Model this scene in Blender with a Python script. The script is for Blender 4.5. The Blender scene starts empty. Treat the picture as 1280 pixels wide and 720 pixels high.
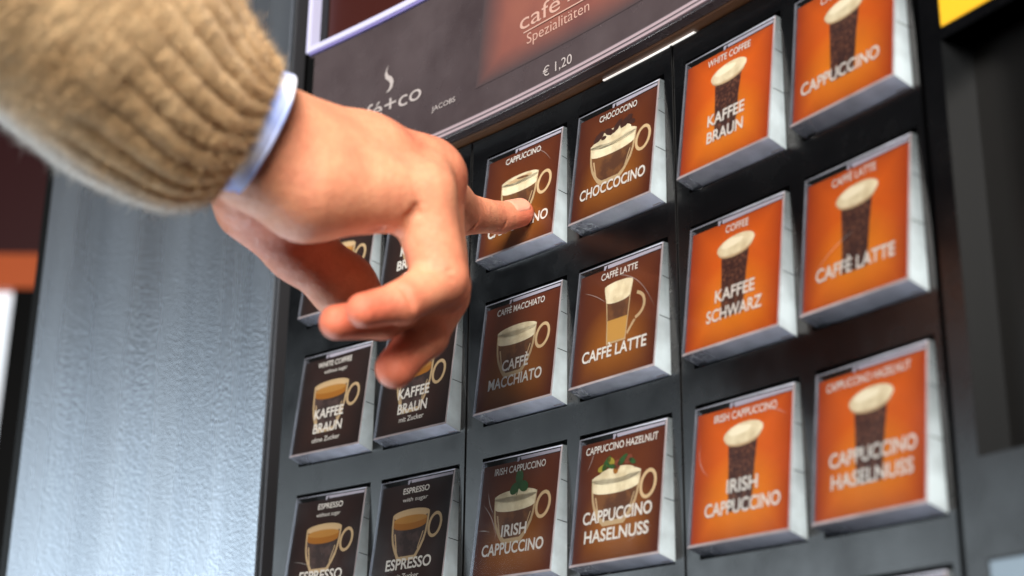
import bpy, bmesh, math, random
import numpy as np
from mathutils import Matrix, Vector

random.seed(4)
SC = bpy.context.scene
COL = SC.collection
MM = 0.001

# ------------------------------------------------------------------ camera
CAM = np.array([394.294, -317.232, -221.298])          # millimetres
YAW, PITCH, ROLL, FPX = -0.878, 0.328, 0.012, 1867.802
_cy, _sy, _cp, _sp = math.cos(YAW), math.sin(YAW), math.cos(PITCH), math.sin(PITCH)
FWD = np.array([_sy*_cp, _cy*_cp, _sp])
_r0 = np.array([_cy, -_sy, 0.0]); _u0 = np.cross(_r0, FWD)
RIGHT = math.cos(ROLL)*_r0 + math.sin(ROLL)*_u0
UP = -math.sin(ROLL)*_r0 + math.cos(ROLL)*_u0
cam = bpy.data.cameras.new('camera'); camo = bpy.data.objects.new('camera', cam); COL.objects.link(camo)
m = Matrix.Identity(4)
for i in range(3):
    m[i][0] = RIGHT[i]; m[i][1] = UP[i]; m[i][2] = -FWD[i]; m[i][3] = CAM[i]*MM
camo.matrix_world = m
cam.sensor_width = 36.0; cam.lens = FPX/1280*36.0
cam.clip_start = 0.02; cam.clip_end = 60
cam.dof.use_dof = True; cam.dof.focus_distance = 0.505; cam.dof.aperture_fstop = 8.8
SC.camera = camo

# ------------------------------------------------------------------ world and lamps
W = bpy.data.worlds.new('World'); SC.world = W; W.use_nodes = True
bg = W.node_tree.nodes['Background']; bg.inputs[0].default_value = (0.80, 0.86, 1.0, 1); bg.inputs[1].default_value = 0.045

def area(name, loc, target, sx, sy, power, color):
    l = bpy.data.lights.new(name, 'AREA'); l.shape = 'RECTANGLE'; l.size = sx; l.size_y = sy
    l.energy = power; l.color = color
    o = bpy.data.objects.new(name, l); COL.objects.link(o); o.location = loc
    o.rotation_euler = (Vector(target)-Vector(loc)).to_track_quat('-Z', 'Z').to_euler()
    return o
area('tall_window_light', (-1.42, -2.05, -0.17), (-0.2, 0, -0.05), 0.95, 1.4, 10.5, (0.80, 0.92, 1.0))
area('low_window_light', (-1.68, -1.52, -0.30), (0.05, 0, -0.08), 1.1, 1.25, 14, (0.82, 0.93, 1.0))
area('hall_light', (0.84, -0.95, 0.42), (0.0, -0.12, -0.05), 0.8, 0.65, 60, (1.0, 0.94, 0.87))
area('added_rim_light', (-0.30, -0.06, -0.33), (-0.02, -0.17, -0.05), 0.16, 0.08, 2.7, (0.93, 0.97, 1.0))  # added lamp for rim light on thumb and sleeve; no such source visible

SC.view_settings.view_transform = 'Standard'; SC.view_settings.look = 'None'
SC.view_settings.exposure = 0.0; SC.view_settings.gamma = 1.0
SC.render.engine = 'CYCLES'
SC.cycles.max_bounces = 10; SC.cycles.transparent_max_bounces = 16

# ------------------------------------------------------------------ helpers
K = -0.108/100.0                                       # gentle concave curve of the machine's front
def ang(s): return K*(s-50)
def front(s, d, z):
    """Point on the curved front: s along it, d out of it, z up (all mm)."""
    a = ang(s)
    return np.array([50+math.sin(a)/K + d*math.sin(a), (1-math.cos(a))/K - d*math.cos(a), z])
def at(u, v, z):
    """Point z mm along the view, seen at photo pixel u, v."""
    return CAM + z*(FWD + RIGHT*(u-640)/FPX - UP*(v-360)/FPX)

def obj(name, verts, faces, mats, parent=None, smooth=False, idx=None, uv=None, scale=MM):
    me = bpy.data.meshes.new(name)
    me.from_pydata([tuple(float(c)*scale for c in v) for v in verts], [], [tuple(int(i) for i in f) for f in faces])
    if not isinstance(mats, (list, tuple)): mats = [mats]
    for mt in mats: me.materials.append(mt)
    if idx is not None: me.polygons.foreach_set('material_index', idx)
    if smooth: me.polygons.foreach_set('use_smooth', [True]*len(me.polygons))
    if uv is not None:
        ul = me.uv_layers.new(name='UVMap')
        for lp in me.loops: ul.data[lp.index].uv = uv[lp.vertex_index]
    me.update()
    o = bpy.data.objects.new(name, me); COL.objects.link(o)
    if parent is not None: o.parent = parent
    return o
def thing(name, label, cat, group=None):
    o = bpy.data.objects.new(name, None); COL.objects.link(o); o['label'] = label; o['category'] = cat
    if group: o['group'] = group
    return o

class MB:
    def __init__(s): s.v = []; s.f = []; s.i = []
    def quad(s, pts, mi=0):
        b = len(s.v); s.v += list(pts); s.f.append(tuple(range(b, b+len(pts)))); s.i.append(mi)
    def grid(s, P, mi=0, flip=False):
        n, mm_ = len(P), len(P[0]); b = len(s.v)
        for row in P: s.v += list(row)
        for i in range(n-1):
            for j in range(mm_-1):
                q = (b+i*mm_+j, b+i*mm_+j+1, b+(i+1)*mm_+j+1, b+(i+1)*mm_+j)
                s.f.append(q[::-1] if flip else q); s.i.append(mi)
    def slab(s, s0, s1, z0, z1, d0, d1, n=1, mi=0, fn=front):
        """Curved slab: s0..s1 wide, z0..z1 high, back d0, face d1."""
        ss = [s0+(s1-s0)*k/n for k in range(n+1)]
        b = len(s.v)
        for x in ss:
            s.v += [fn(x, d0, z0), fn(x, d0, z1), fn(x, d1, z0), fn(x, d1, z1)]
        for k in range(n):
            a, c = b+4*k, b+4*k+4
            for q in ((a+2, c+2, c+3, a+3), (a, a+1, c+1, c), (a, c, c+2, a+2), (a+1, a+3, c+3, c+1)):
                s.f.append(q); s.i.append(mi)
        s.f.append((b, b+2, b+3, b+1)); s.i.append(mi)
        e = b+4*n
        s.f.append((e, e+1, e+3, e+2)); s.i.append(mi)
    def box(s, x0, x1, y0, y1, z0, z1, mi=0):
        P = [np.array([x, y, z], float) for x in (x0, x1) for y in (y0, y1) for z in (z0, z1)]
        b = len(s.v); s.v += P
        for q in ((0, 1, 3, 2), (4, 6, 7, 5), (0, 4, 5, 1), (2, 3, 7, 6), (0, 2, 6, 4), (1, 5, 7, 3)):
            s.f.append(tuple(b+k for k in q)); s.i.append(mi)
    def poly(s, pts2, fn, mi=0):
        s.quad([fn(*p) for p in pts2], mi)
    def build(s, name, mats, parent=None, smooth=False):
        return obj(name, s.v, s.f, mats, parent, smooth, s.i)

def bevel(o, w, seg=2):
    md = o.modifiers.new('bevel', 'BEVEL'); md.width = w*MM; md.segments = seg; md.limit_method = 'ANGLE'; md.angle_limit = math.radians(40)
    return o

# ------------------------------------------------------------------ materials
def mat(name, color=(0.5, 0.5, 0.5), rough=0.5, metal=0.0, spec=0.5, **kw):
    mt = bpy.data.materials.new(name); mt.use_nodes = True
    p = mt.node_tree.nodes['Principled BSDF']
    p.inputs['Base Color'].default_value = (*color, 1); p.inputs['Roughness'].default_value = rough
    p.inputs['Metallic'].default_value = metal; p.inputs['Specular IOR Level'].default_value = spec
    for k, v in kw.items(): p.inputs[k.replace('_', ' ')].default_value = v
    return mt
class N:
    """Small wrapper round a material's node tree."""
    def __init__(s, mt): s.t = mt.node_tree; s.p = s.t.nodes.get('Principled BSDF')
    def new(s, kind, **kw):
        n = s.t.nodes.new(kind)
        for k, v in kw.items():
            if k.startswith('i_'):
                n.inputs[k[2:].replace('_', ' ')].default_value = v
            else: setattr(n, k, v)
        return n
    def link(s, a, b): s.t.links.new(a, b)
    def coords(s, scale=(1, 1, 1), kind='Object'):
        tc = s.new('ShaderNodeTexCoord'); mp = s.new('ShaderNodeMapping'); mp.inputs['Scale'].default_value = scale
        s.link(tc.outputs[kind], mp.inputs['Vector']); return mp.outputs[0]
    def noise(s, vec, scale, detail=4, rough=0.6):
        n = s.new('ShaderNodeTexNoise'); n.inputs['Scale'].default_value = scale; n.inputs['Detail'].default_value = detail
        n.inputs['Roughness'].default_value = rough; s.link(vec, n.inputs['Vector']); return n.outputs['Fac']
    def ramp(s, fac, stops):
        r = s.new('ShaderNodeValToRGB'); cr = r.color_ramp
        while len(cr.elements) < len(stops): cr.elements.new(0.5)
        for e, (p, c) in zip(cr.elements, stops):
            e.position = p; e.color = (*c, 1) if len(c) == 3 else c
        s.link(fac, r.inputs[0]); return r.outputs[0]
    def math(s, op, a, b=None):
        n = s.new('ShaderNodeMath'); n.operation = op
        for k, x in enumerate((a, b)):
            if x is None: continue
            if isinstance(x, (int, float)): n.inputs[k].default_value = x
            else: s.link(x, n.inputs[k])
        return n.outputs[0]
    def mix(s, fac, a, b, blend='MIX'):
        n = s.new('ShaderNodeMix'); n.data_type = 'RGBA'; n.blend_type = blend
        for k, x in ((0, fac), (6, a), (7, b)):
            if isinstance(x, (int, float)): n.inputs[k].default_value = x
            elif isinstance(x, tuple): n.inputs[k].default_value = (*x, 1)
            else: s.link(x, n.inputs[k])
        return n.outputs[2]
    def bump(s, height, strength, dist, normal=None):
        b = s.new('ShaderNodeBump'); b.inputs['Strength'].default_value = strength; b.inputs['Distance'].default_value = dist
        s.link(height, b.inputs['Height'])
        if normal is not None: s.link(normal, b.inputs['Normal'])
        s.link(b.outputs[0], s.p.inputs['Normal']); return b.outputs[0]

M = {}
# charcoal keypad plastic
M['keypad'] = mat('keypad_plastic', (0.002, 0.002, 0.0022), 0.4, spec=0.40)
n = N(M['keypad']); c = n.coords()
n.link(n.ramp(n.noise(c, 38, 6), [(0.32, (0.16,)*3), (0.68, (0.32,)*3)]), n.p.inputs['Roughness'])
spk = n.ramp(n.noise(c, 900, 2), [(0.68, (0, 0, 0)), (0.74, (1, 1, 1))])
n.link(n.mix(n.math('MULTIPLY', spk, 0.02), (0.001, 0.001, 0.0012), (0.35, 0.35, 0.35)), n.p.inputs['Base Color'])
n.bump(n.noise(c, 2600, 2), 0.05, 0.0002)
M['black'] = mat('black_plastic', (0.002, 0.002, 0.002), 0.3, spec=0.25)
M['recess'] = mat('recess_black', (0.002, 0.002, 0.002), 0.4, spec=0.15)
# powder coated grey metal of the side panel
M['grey'] = mat('grey_powder_coat', (0.10, 0.105, 0.115), 0.30, metal=0.88, spec=0.5)
n = N(M['grey']); c = n.coords()
st = n.noise(n.coords((45, 45, 2.5)), 1.0, 3)
n.link(n.ramp(st, [(0.3, (0.23, 0.26, 0.30)), (0.7, (0.29, 0.32, 0.36))]), n.p.inputs['Base Color'])
n.link(n.ramp(n.noise(n.coords((26, 26, 1.4)), 1.0, 5), [(0.32, (0.20,)*3), (0.68, (0.36,)*3)]), n.p.inputs['Roughness'])
vo = n.new('ShaderNodeTexVoronoi'); vo.feature = 'SMOOTH_F1'; vo.inputs['Scale'].default_value = 700; n.link(c, vo.inputs['Vector'])
n.bump(n.math('ADD', vo.outputs['Distance'], n.noise(c, 900, 3)), 0.20, 0.0004)

def clear(name, tint, rough, body, body_col, ior=1.45, across=None):
    """Clear or glowing acrylic: part see-through, part scattering, with a glossy skin."""
    mt = bpy.data.materials.new(name); mt.use_nodes = True; t = mt.node_tree; t.nodes.clear()
    o = t.nodes.new('ShaderNodeOutputMaterial'); tr = t.nodes.new('ShaderNodeBsdfTransparent'); tr.inputs[0].default_value = (*tint, 1)
    gl = t.nodes.new('ShaderNodeBsdfGlossy'); gl.inputs['Roughness'].default_value = rough
    df = t.nodes.new('ShaderNodeBsdfDiffuse'); df.inputs[0].default_value = (*body_col, 1)
    tl = t.nodes.new('ShaderNodeBsdfTranslucent'); tl.inputs[0].default_value = (*body_col, 1)
    m0 = t.nodes.new('ShaderNodeMixShader'); m0.inputs[0].default_value = 0.5
    t.links.new(df.outputs[0], m0.inputs[1]); t.links.new(tl.outputs[0], m0.inputs[2])
    m1 = t.nodes.new('ShaderNodeMixShader'); t.links.new(tr.outputs[0], m1.inputs[1]); t.links.new(m0.outputs[0], m1.inputs[2])
    tc = t.nodes.new('ShaderNodeTexCoord'); nz = t.nodes.new('ShaderNodeTexNoise'); nz.inputs['Scale'].default_value = 110; nz.inputs['Detail'].default_value = 3
    oi = t.nodes.new('ShaderNodeObjectInfo'); ad = t.nodes.new('ShaderNodeVectorMath')
    t.links.new(tc.outputs['Object'], ad.inputs[0]); t.links.new(oi.outputs['Random'], ad.inputs[1]); t.links.new(ad.outputs[0], nz.inputs['Vector'])
    mr = t.nodes.new('ShaderNodeMapRange'); mr.inputs[1].default_value = 0.3; mr.inputs[2].default_value = 0.7
    mr.inputs[3].default_value = body*0.8; mr.inputs[4].default_value = min(1, body*1.2)
    t.links.new(nz.outputs[0], mr.inputs[0])
    if across:
        sx = t.nodes.new('ShaderNodeSeparateXYZ'); gx = t.nodes.new('ShaderNodeMapRange'); mu = t.nodes.new('ShaderNodeMath'); mu.operation = 'MULTIPLY'
        t.links.new(tc.outputs['Object'], sx.inputs[0]); t.links.new(sx.outputs[across[0]], gx.inputs[0])
        
        for k_ in range(4): gx.inputs[k_+1].default_value = across[k_+1]
        t.links.new(mr.outputs[0], mu.inputs[0]); t.links.new(gx.outputs[0], mu.inputs[1]); t.links.new(mu.outputs[0], m1.inputs[0])
    else: t.links.new(mr.outputs[0], m1.inputs[0])
    rr = t.nodes.new('ShaderNodeMapRange'); rr.inputs[1].default_value = 0.35; rr.inputs[2].default_value = 0.68
    rr.inputs[3].default_value = rough*0.6; rr.inputs[4].default_value = rough*2.2
    nz2 = t.nodes.new('ShaderNodeTexNoise'); nz2.inputs['Scale'].default_value = 55; nz2.inputs['Detail'].default_value = 5
    t.links.new(ad.outputs[0], nz2.inputs['Vector']); t.links.new(nz2.outputs[0], rr.inputs[0]); t.links.new(rr.outputs[0], gl.inputs['Roughness'])
    fr = t.nodes.new('ShaderNodeFresnel'); fr.inputs[0].default_value = ior
    m2 = t.nodes.new('ShaderNodeMixShader'); t.links.new(fr.outputs[0], m2.inputs[0]); t.links.new(m1.outputs[0], m2.inputs[1]); t.links.new(gl.outputs[0], m2.inputs[2])
    t.links.new(m2.outputs[0], o.inputs[0]); return mt
M['cover'] = clear('clear_cover', (1, 1, 1), 0.10, 0.008, (0.8, 0.8, 0.8), 1.5)
M['wall'] = clear('acrylic_wall', (0.9, 0.94, 0.97), 0.08, 0.58, (0.76, 0.80, 0.95), 1.5, (0, -0.020, 0.019, 0.30, 1.55))  # scatter grows to the right, painting light caught in the clear wall
M['glow_painted'] = clear('glow_painted_acrylic_side', (0.9, 0.95, 0.97), 0.10, 0.70, (0.72, 0.83, 0.88), 1.5, (2, -0.038, -0.002, 1.35, 0.28))  # scatter grows downwards, painting the glow of outside light in the side
M['rim'] = clear('acrylic_rim', (0.95, 0.95, 0.95), 0.1, 0.5, (0.72, 0.62, 0.64))
M['lilac_glint'] = mat('lilac_reflection', (0.40, 0.39, 0.47), 0.2)
M['white'] = mat('white_print', (0.70, 0.685, 0.65), 0.5)

M['foam_light'] = mat('foam_highlight_print', (0.84, 0.79, 0.62), 0.5)
M['crema_light'] = mat('crema_highlight_print', (0.40, 0.20, 0.04), 0.5)
M['handle'] = mat('cup_handle_print', (0.62, 0.47, 0.27), 0.5)
M['foam_shade'] = mat('foam_shade_print', (0.52, 0.38, 0.22), 0.5)
M['glass_line'] = mat('cup_glass_print', (0.50, 0.37, 0.21), 0.5)
M['latte'] = mat('milky_coffee_print', (0.50, 0.28, 0.06), 0.5)
M['crema'] = mat('crema_print', (0.32, 0.125, 0.010), 0.5)
M['clover'] = mat('clover_print', (0.02, 0.09, 0.015), 0.5)
M['yellow_leaf'] = mat('yellow_leaf_print', (0.33, 0.28, 0.03), 0.5)
M['berry'] = mat('hazelnut_print', (0.20, 0.045, 0.018), 0.5)
M['choc'] = mat('chocolate_print', (0.05, 0.014, 0.008), 0.5)
def print_mat(name, a, b, scale=700, lo=0.45, hi=0.62):
    mt = mat(name, a, 0.5); q = N(mt)
    q.link(q.ramp(q.noise(q.coords(), scale, 3), [(lo, a), (hi, b)]), q.p.inputs['Base Color']); return mt
M['coffee'] = print_mat('coffee_print', (0.10, 0.035, 0.012), (0.19, 0.075, 0.02), 160)
M['coffee_dark'] = print_mat('dark_coffee_print', (0.035, 0.02, 0.018), (0.075, 0.045, 0.04), 200)
M['beans'] = print_mat('coffee_beans_print', (0.045, 0.012, 0.008), (0.20, 0.075, 0.04), 900, 0.5, 0.66)
def card_mat(name, edge, mid, glow):
    """Printed card: dark edge, lighter middle, warm glow low in the middle (the print's own colours)."""
    mt = mat(name, mid, 0.5, spec=0.3); q = N(mt)
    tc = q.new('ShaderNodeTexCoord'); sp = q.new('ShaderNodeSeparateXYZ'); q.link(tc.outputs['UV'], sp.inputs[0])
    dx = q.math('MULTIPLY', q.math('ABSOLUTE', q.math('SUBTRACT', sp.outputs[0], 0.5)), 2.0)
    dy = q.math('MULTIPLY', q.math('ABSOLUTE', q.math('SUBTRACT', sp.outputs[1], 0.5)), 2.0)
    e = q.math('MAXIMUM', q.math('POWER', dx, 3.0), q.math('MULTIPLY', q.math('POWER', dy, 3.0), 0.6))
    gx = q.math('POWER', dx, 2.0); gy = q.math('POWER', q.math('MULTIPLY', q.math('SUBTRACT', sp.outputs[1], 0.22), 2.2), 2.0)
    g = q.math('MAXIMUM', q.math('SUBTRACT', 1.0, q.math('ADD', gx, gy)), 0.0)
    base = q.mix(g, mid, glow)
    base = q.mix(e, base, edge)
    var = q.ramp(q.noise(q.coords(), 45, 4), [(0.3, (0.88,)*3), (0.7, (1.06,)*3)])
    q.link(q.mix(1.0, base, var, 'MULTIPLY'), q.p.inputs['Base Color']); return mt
M['cream'] = print_mat('milk_foam_print', (0.62, 0.54, 0.36), (0.80, 0.74, 0.55), 170, 0.35, 0.6)
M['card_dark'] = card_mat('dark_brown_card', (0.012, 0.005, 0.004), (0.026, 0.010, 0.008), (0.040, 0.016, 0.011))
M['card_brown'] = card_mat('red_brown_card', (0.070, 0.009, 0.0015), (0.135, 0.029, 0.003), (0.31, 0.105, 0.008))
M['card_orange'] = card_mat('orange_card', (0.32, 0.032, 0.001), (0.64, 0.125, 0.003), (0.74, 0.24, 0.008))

# ------------------------------------------------------------------ coffee vending machine
vm = thing('vending_machine', 'black coffee vending machine with brown and orange drink buttons and grey side panel', 'vending machine')
mb = MB()
mb.slab(-285, -122.5, -330, 260, -260, -1.5, 16); mb.slab(-116, 330, -330, 260, -260, -8, 30)
mb.slab(-122.5, -116, -330, 260, -260, -14, 1)
mb.build('housing', M['recess'], vm)
mb = MB(); mb.slab(-277, -123, -325, 250, -1.4, 1.6, 24)
bevel(mb.build('side_panel', M['grey'], vm), 0.35, 2)['label'] = 'grey powder coated metal panel with streaks, left of the buttons'
mb = MB(); mb.slab(-122.2, -120.9, -325, 250, -6, 0.2, 1)
mb.build('panel_edge_strip', mat('edge_metal', (0.05, 0.05, 0.055), 0.4, metal=0.5), vm)

COLS = [-101.98, -53.96, 0.0, 48.02, 100.13, 148.15]; PITCH_Z = 56.525; BW, BH = 40.0, 41.14
def keypad(sa, sb, cols, ztop, zbot, rows):
    xs = [sa]; 
    for c_ in cols: xs += [COLS[c_]-0.9, COLS[c_]+BW+1.1]
    xs.append(sb)
    zs = [ztop]
    for r in rows: zs += [-r*PITCH_Z+1.6, -r*PITCH_Z-BH-2.6]
    zs.append(zbot)
    mb = MB(); D = -5.5; R = 1.2
    for i in range(len(xs)-1):
        nn = max(1, int((xs[i+1]-xs[i])/7))
        for j in range(len(zs)-1):
            z1, z0 = zs[j], zs[j+1]
            if i % 2 == 1 and j % 2 == 1:
                a, b = xs[i], xs[i+1]
                ss = [a+(b-a)*k/nn for k in range(nn+1)]
                mb.grid([[front(s, D, z1) for s in ss], [front(s, D, z0) for s in ss]], 1, True)
                mb.grid([[front(s, 0, z1) for s in ss], [front(s, D, z1) for s in ss]], 1, True)
                mb.grid([[front(s, D, z0) for s in ss], [front(s, 0, z0) for s in ss]], 1, True)
                mb.quad([front(a, 0, z0), front(a, D, z0), front(a, D, z1), front(a, 0, z1)], 1)
                mb.quad([front(b, D, z0), front(b, 0, z0), front(b, 0, z1), front(b, D, z1)], 1)
            else:
                ss = [xs[i]+(xs[i+1]-xs[i])*k/nn for k in range(nn+1)]
                mb.grid([[front(s, 0, z1) for s in ss], [front(s, 0, z0) for s in ss]], 0, True)
    ss = [sa+(sb-sa)*k/20 for k in range(21)]
    for z, fl in ((ztop, False), (zbot, True)):
        mb.grid([[front(s, 0, z) for s in ss], [front(s, -7, z) for s in ss]], 0, fl)
    for s, fl in ((sa, True), (sb, False)):
        mb.grid([[front(s, 0, zbot), front(s, 0, ztop)], [front(s, -7, zbot), front(s, -7, ztop)]], 0, fl)
    return mb.build('keypad_panel', [M['keypad'], M['recess']], vm)
keypad(-114.5, -10.9, (0, 1), 10.0, -300, (0, 1, 2, 3))
keypad(-9.6, 92.3, (2, 3), 10.0, -300, (0, 1, 2, 3))
keypad(93.6, 191.5, (4, 5), 10.0, -300, (0, 1, 2, 3))
mb = MB(); mb.slab(-10.6, -9.9, -300, 10, -6, 0.5, 1); mb.slab(92.6, 93.3, -300, 10, -6, 0.5, 1)
mb.build('divider_strip', M['keypad'], vm)

# ---- text
def text_polys(body, font_offset=0.0):
    cu = bpy.data.curves.new('lettering', 'FONT'); cu.body = body; cu.offset = font_offset; cu.resolution_u = 4
    o = bpy.data.objects.new('lettering', cu); COL.objects.link(o)
    bpy.context.view_layer.update()
    me = bpy.data.meshes.new_from_object(o.evaluated_get(bpy.context.evaluated_depsgraph_get()))
    V = [(v.co.x, v.co.y) for v in me.vertices]; Fc = [tuple(p.vertices) for p in me.polygons]
    bpy.data.objects.remove(o); bpy.data.curves.remove(cu); bpy.data.meshes.remove(me)
    return V, Fc
CAPH = {}
def add_text(mb, body, cx, base, width, cap, fn, mi=0, bold=0.018, shear=0.0):
    """Lay lettering: centre cx, baseline, total width and capital height in mm."""
    V, Fc = text_polys(body, bold)
    if not CAPH:
        v2, _ = text_polys('H', 0); CAPH['h'] = max(y for x, y in v2)
    x0, x1 = min(x for x, y in V), max(x for x, y in V)
    kx, ky = width/(x1-x0), cap/CAPH['h']
    b = len(mb.v)
    mb.v += [fn(cx-width/2+(x-x0)*kx+shear*y*ky, base+y*ky) for x, y in V]
    for f in Fc: mb.f.append(tuple(b+i for i in f)); mb.i.append(mi)

# ---- drink pictures: flat print in face millimetres (x right, y up)
def ell(cx, cy, rx, ry, a0=0, a1=360, n=28, rot=0.0):
    out = []; cr, sr = math.cos(rot), math.sin(rot)
    for k in range(n+1):
        a = math.radians(a0+(a1-a0)*k/n); x, y = rx*math.cos(a), ry*math.sin(a)
        out.append((cx+x*cr-y*sr, cy+x*sr+y*cr))
    return out[:-1] if abs(a1-a0) >= 360 else out
def ring(P, cx, cy, rx, ry, w, mi, lay, a0=0, a1=360, rot=0.0):
    o = ell(cx, cy, rx, ry, a0, a1, 28, rot); i = ell(cx, cy, rx-w, ry-w, a0, a1, 28, rot)
    n_ = len(o); closed = abs(a1-a0) >= 360
    for k in range(n_ if closed else n_-1):
        P.append(([o[k], o[(k+1) % n_], i[(k+1) % n_], i[k]], mi, lay))
PM = ['cream', 'glass_line', 'coffee', 'coffee_dark', 'crema', 'latte', 'beans', 'clover', 'yellow_leaf', 'berry', 'choc', 'foam_shade', 'handle', 'foam_light', 'crema_light']
PI = {k: i for i, k in enumerate(PM)}
def bowl(l, r, top, bot, foot, inset=0.0):
    """Outline of a rounded cup, from its left lip round the foot to its right lip."""
    cx = (l+r)/2; h = top-bot; pts = []
    prof = [(0, 1.0), (0.25, 0.985), (0.45, 0.94), (0.62, 0.86), (0.78, 0.72), (0.9, 0.58), (1.0, foot)]
    for t, w in prof: pts.append((cx-(r-l)/2*w+inset, top-h*t + (inset if t == 1 else 0)))
    for t, w in reversed(prof): pts.append((cx+(r-l)/2*w-inset, top-h*t + (inset if t == 1 else 0)))
    return pts
def mug(P, l, r, top, bot, kind, foot=0.42, hx=None):
    w = r-l; cx = (l+r)/2
    ring(P, (hx or r+3.4), top-(top-bot)*0.32, 3.6, 4.7, 1.15, PI['handle'] if kind not in ('espresso', 'brown') else PI['glass_line'], 0, rot=-0.25)
    P.append((bowl(l, r, top, bot, foot), PI['glass_line'], 1))
    liq = {'espresso': 'coffee_dark', 'brown': 'coffee_dark'}.get(kind, 'coffee')
    P.append((bowl(l+0.9, r-0.9, top-0.4, bot+1.6, foot-0.04), PI[liq], 2))
    h_ = top-bot
    P.append(([(l+2.0, top-h_*.40), (l+2.7, top-h_*.40), (l+4.6, top-h_*.80), (l+3.9, top-h_*.78)], PI['foam_shade'], 3))
    P.append(([(r-2.6, top-h_*.42), (r-2.1, top-h_*.42), (r-4.2, top-h_*.78), (r-4.6, top-h_*.77)], PI['glass_line'], 3))
    ry = w*0.10
    if kind in ('espresso', 'brown'):
        P.append((ell(cx, top-0.2, w/2, ry), PI['glass_line'], 3))
        P.append((ell(cx, top-0.8, w/2-0.9, ry-0.7), PI['foam_shade'], 4))
        P.append(([(l+1.0, top-2.0)]+[(cx+(w/2-1.1)*math.cos(math.radians(a)), top-4.2+(ry-.2)*math.sin(math.radians(a))) for a in range(180, 361, 15)]+[(r-1.0, top-2.0)], PI['crema'], 5))
        P.append((ell(cx, top-2.1, w/2-1.0, ry-0.5), PI['crema_light'], 6))
    else:
        P.append((ell(cx, top-0.6, w/2, ry), PI['cream'], 3))
        P.append(([(l+0.25, top-0.7), (l+0.7, top-4.2)]+[(cx+(w/2-0.7)*math.cos(math.radians(a)), top-4.2+ry*0.8*math.sin(math.radians(a))) for a in range(195, 346, 15)]+[(r-0.7, top-4.2), (r-0.25, top-0.7)], PI['cream'], 3))
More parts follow.
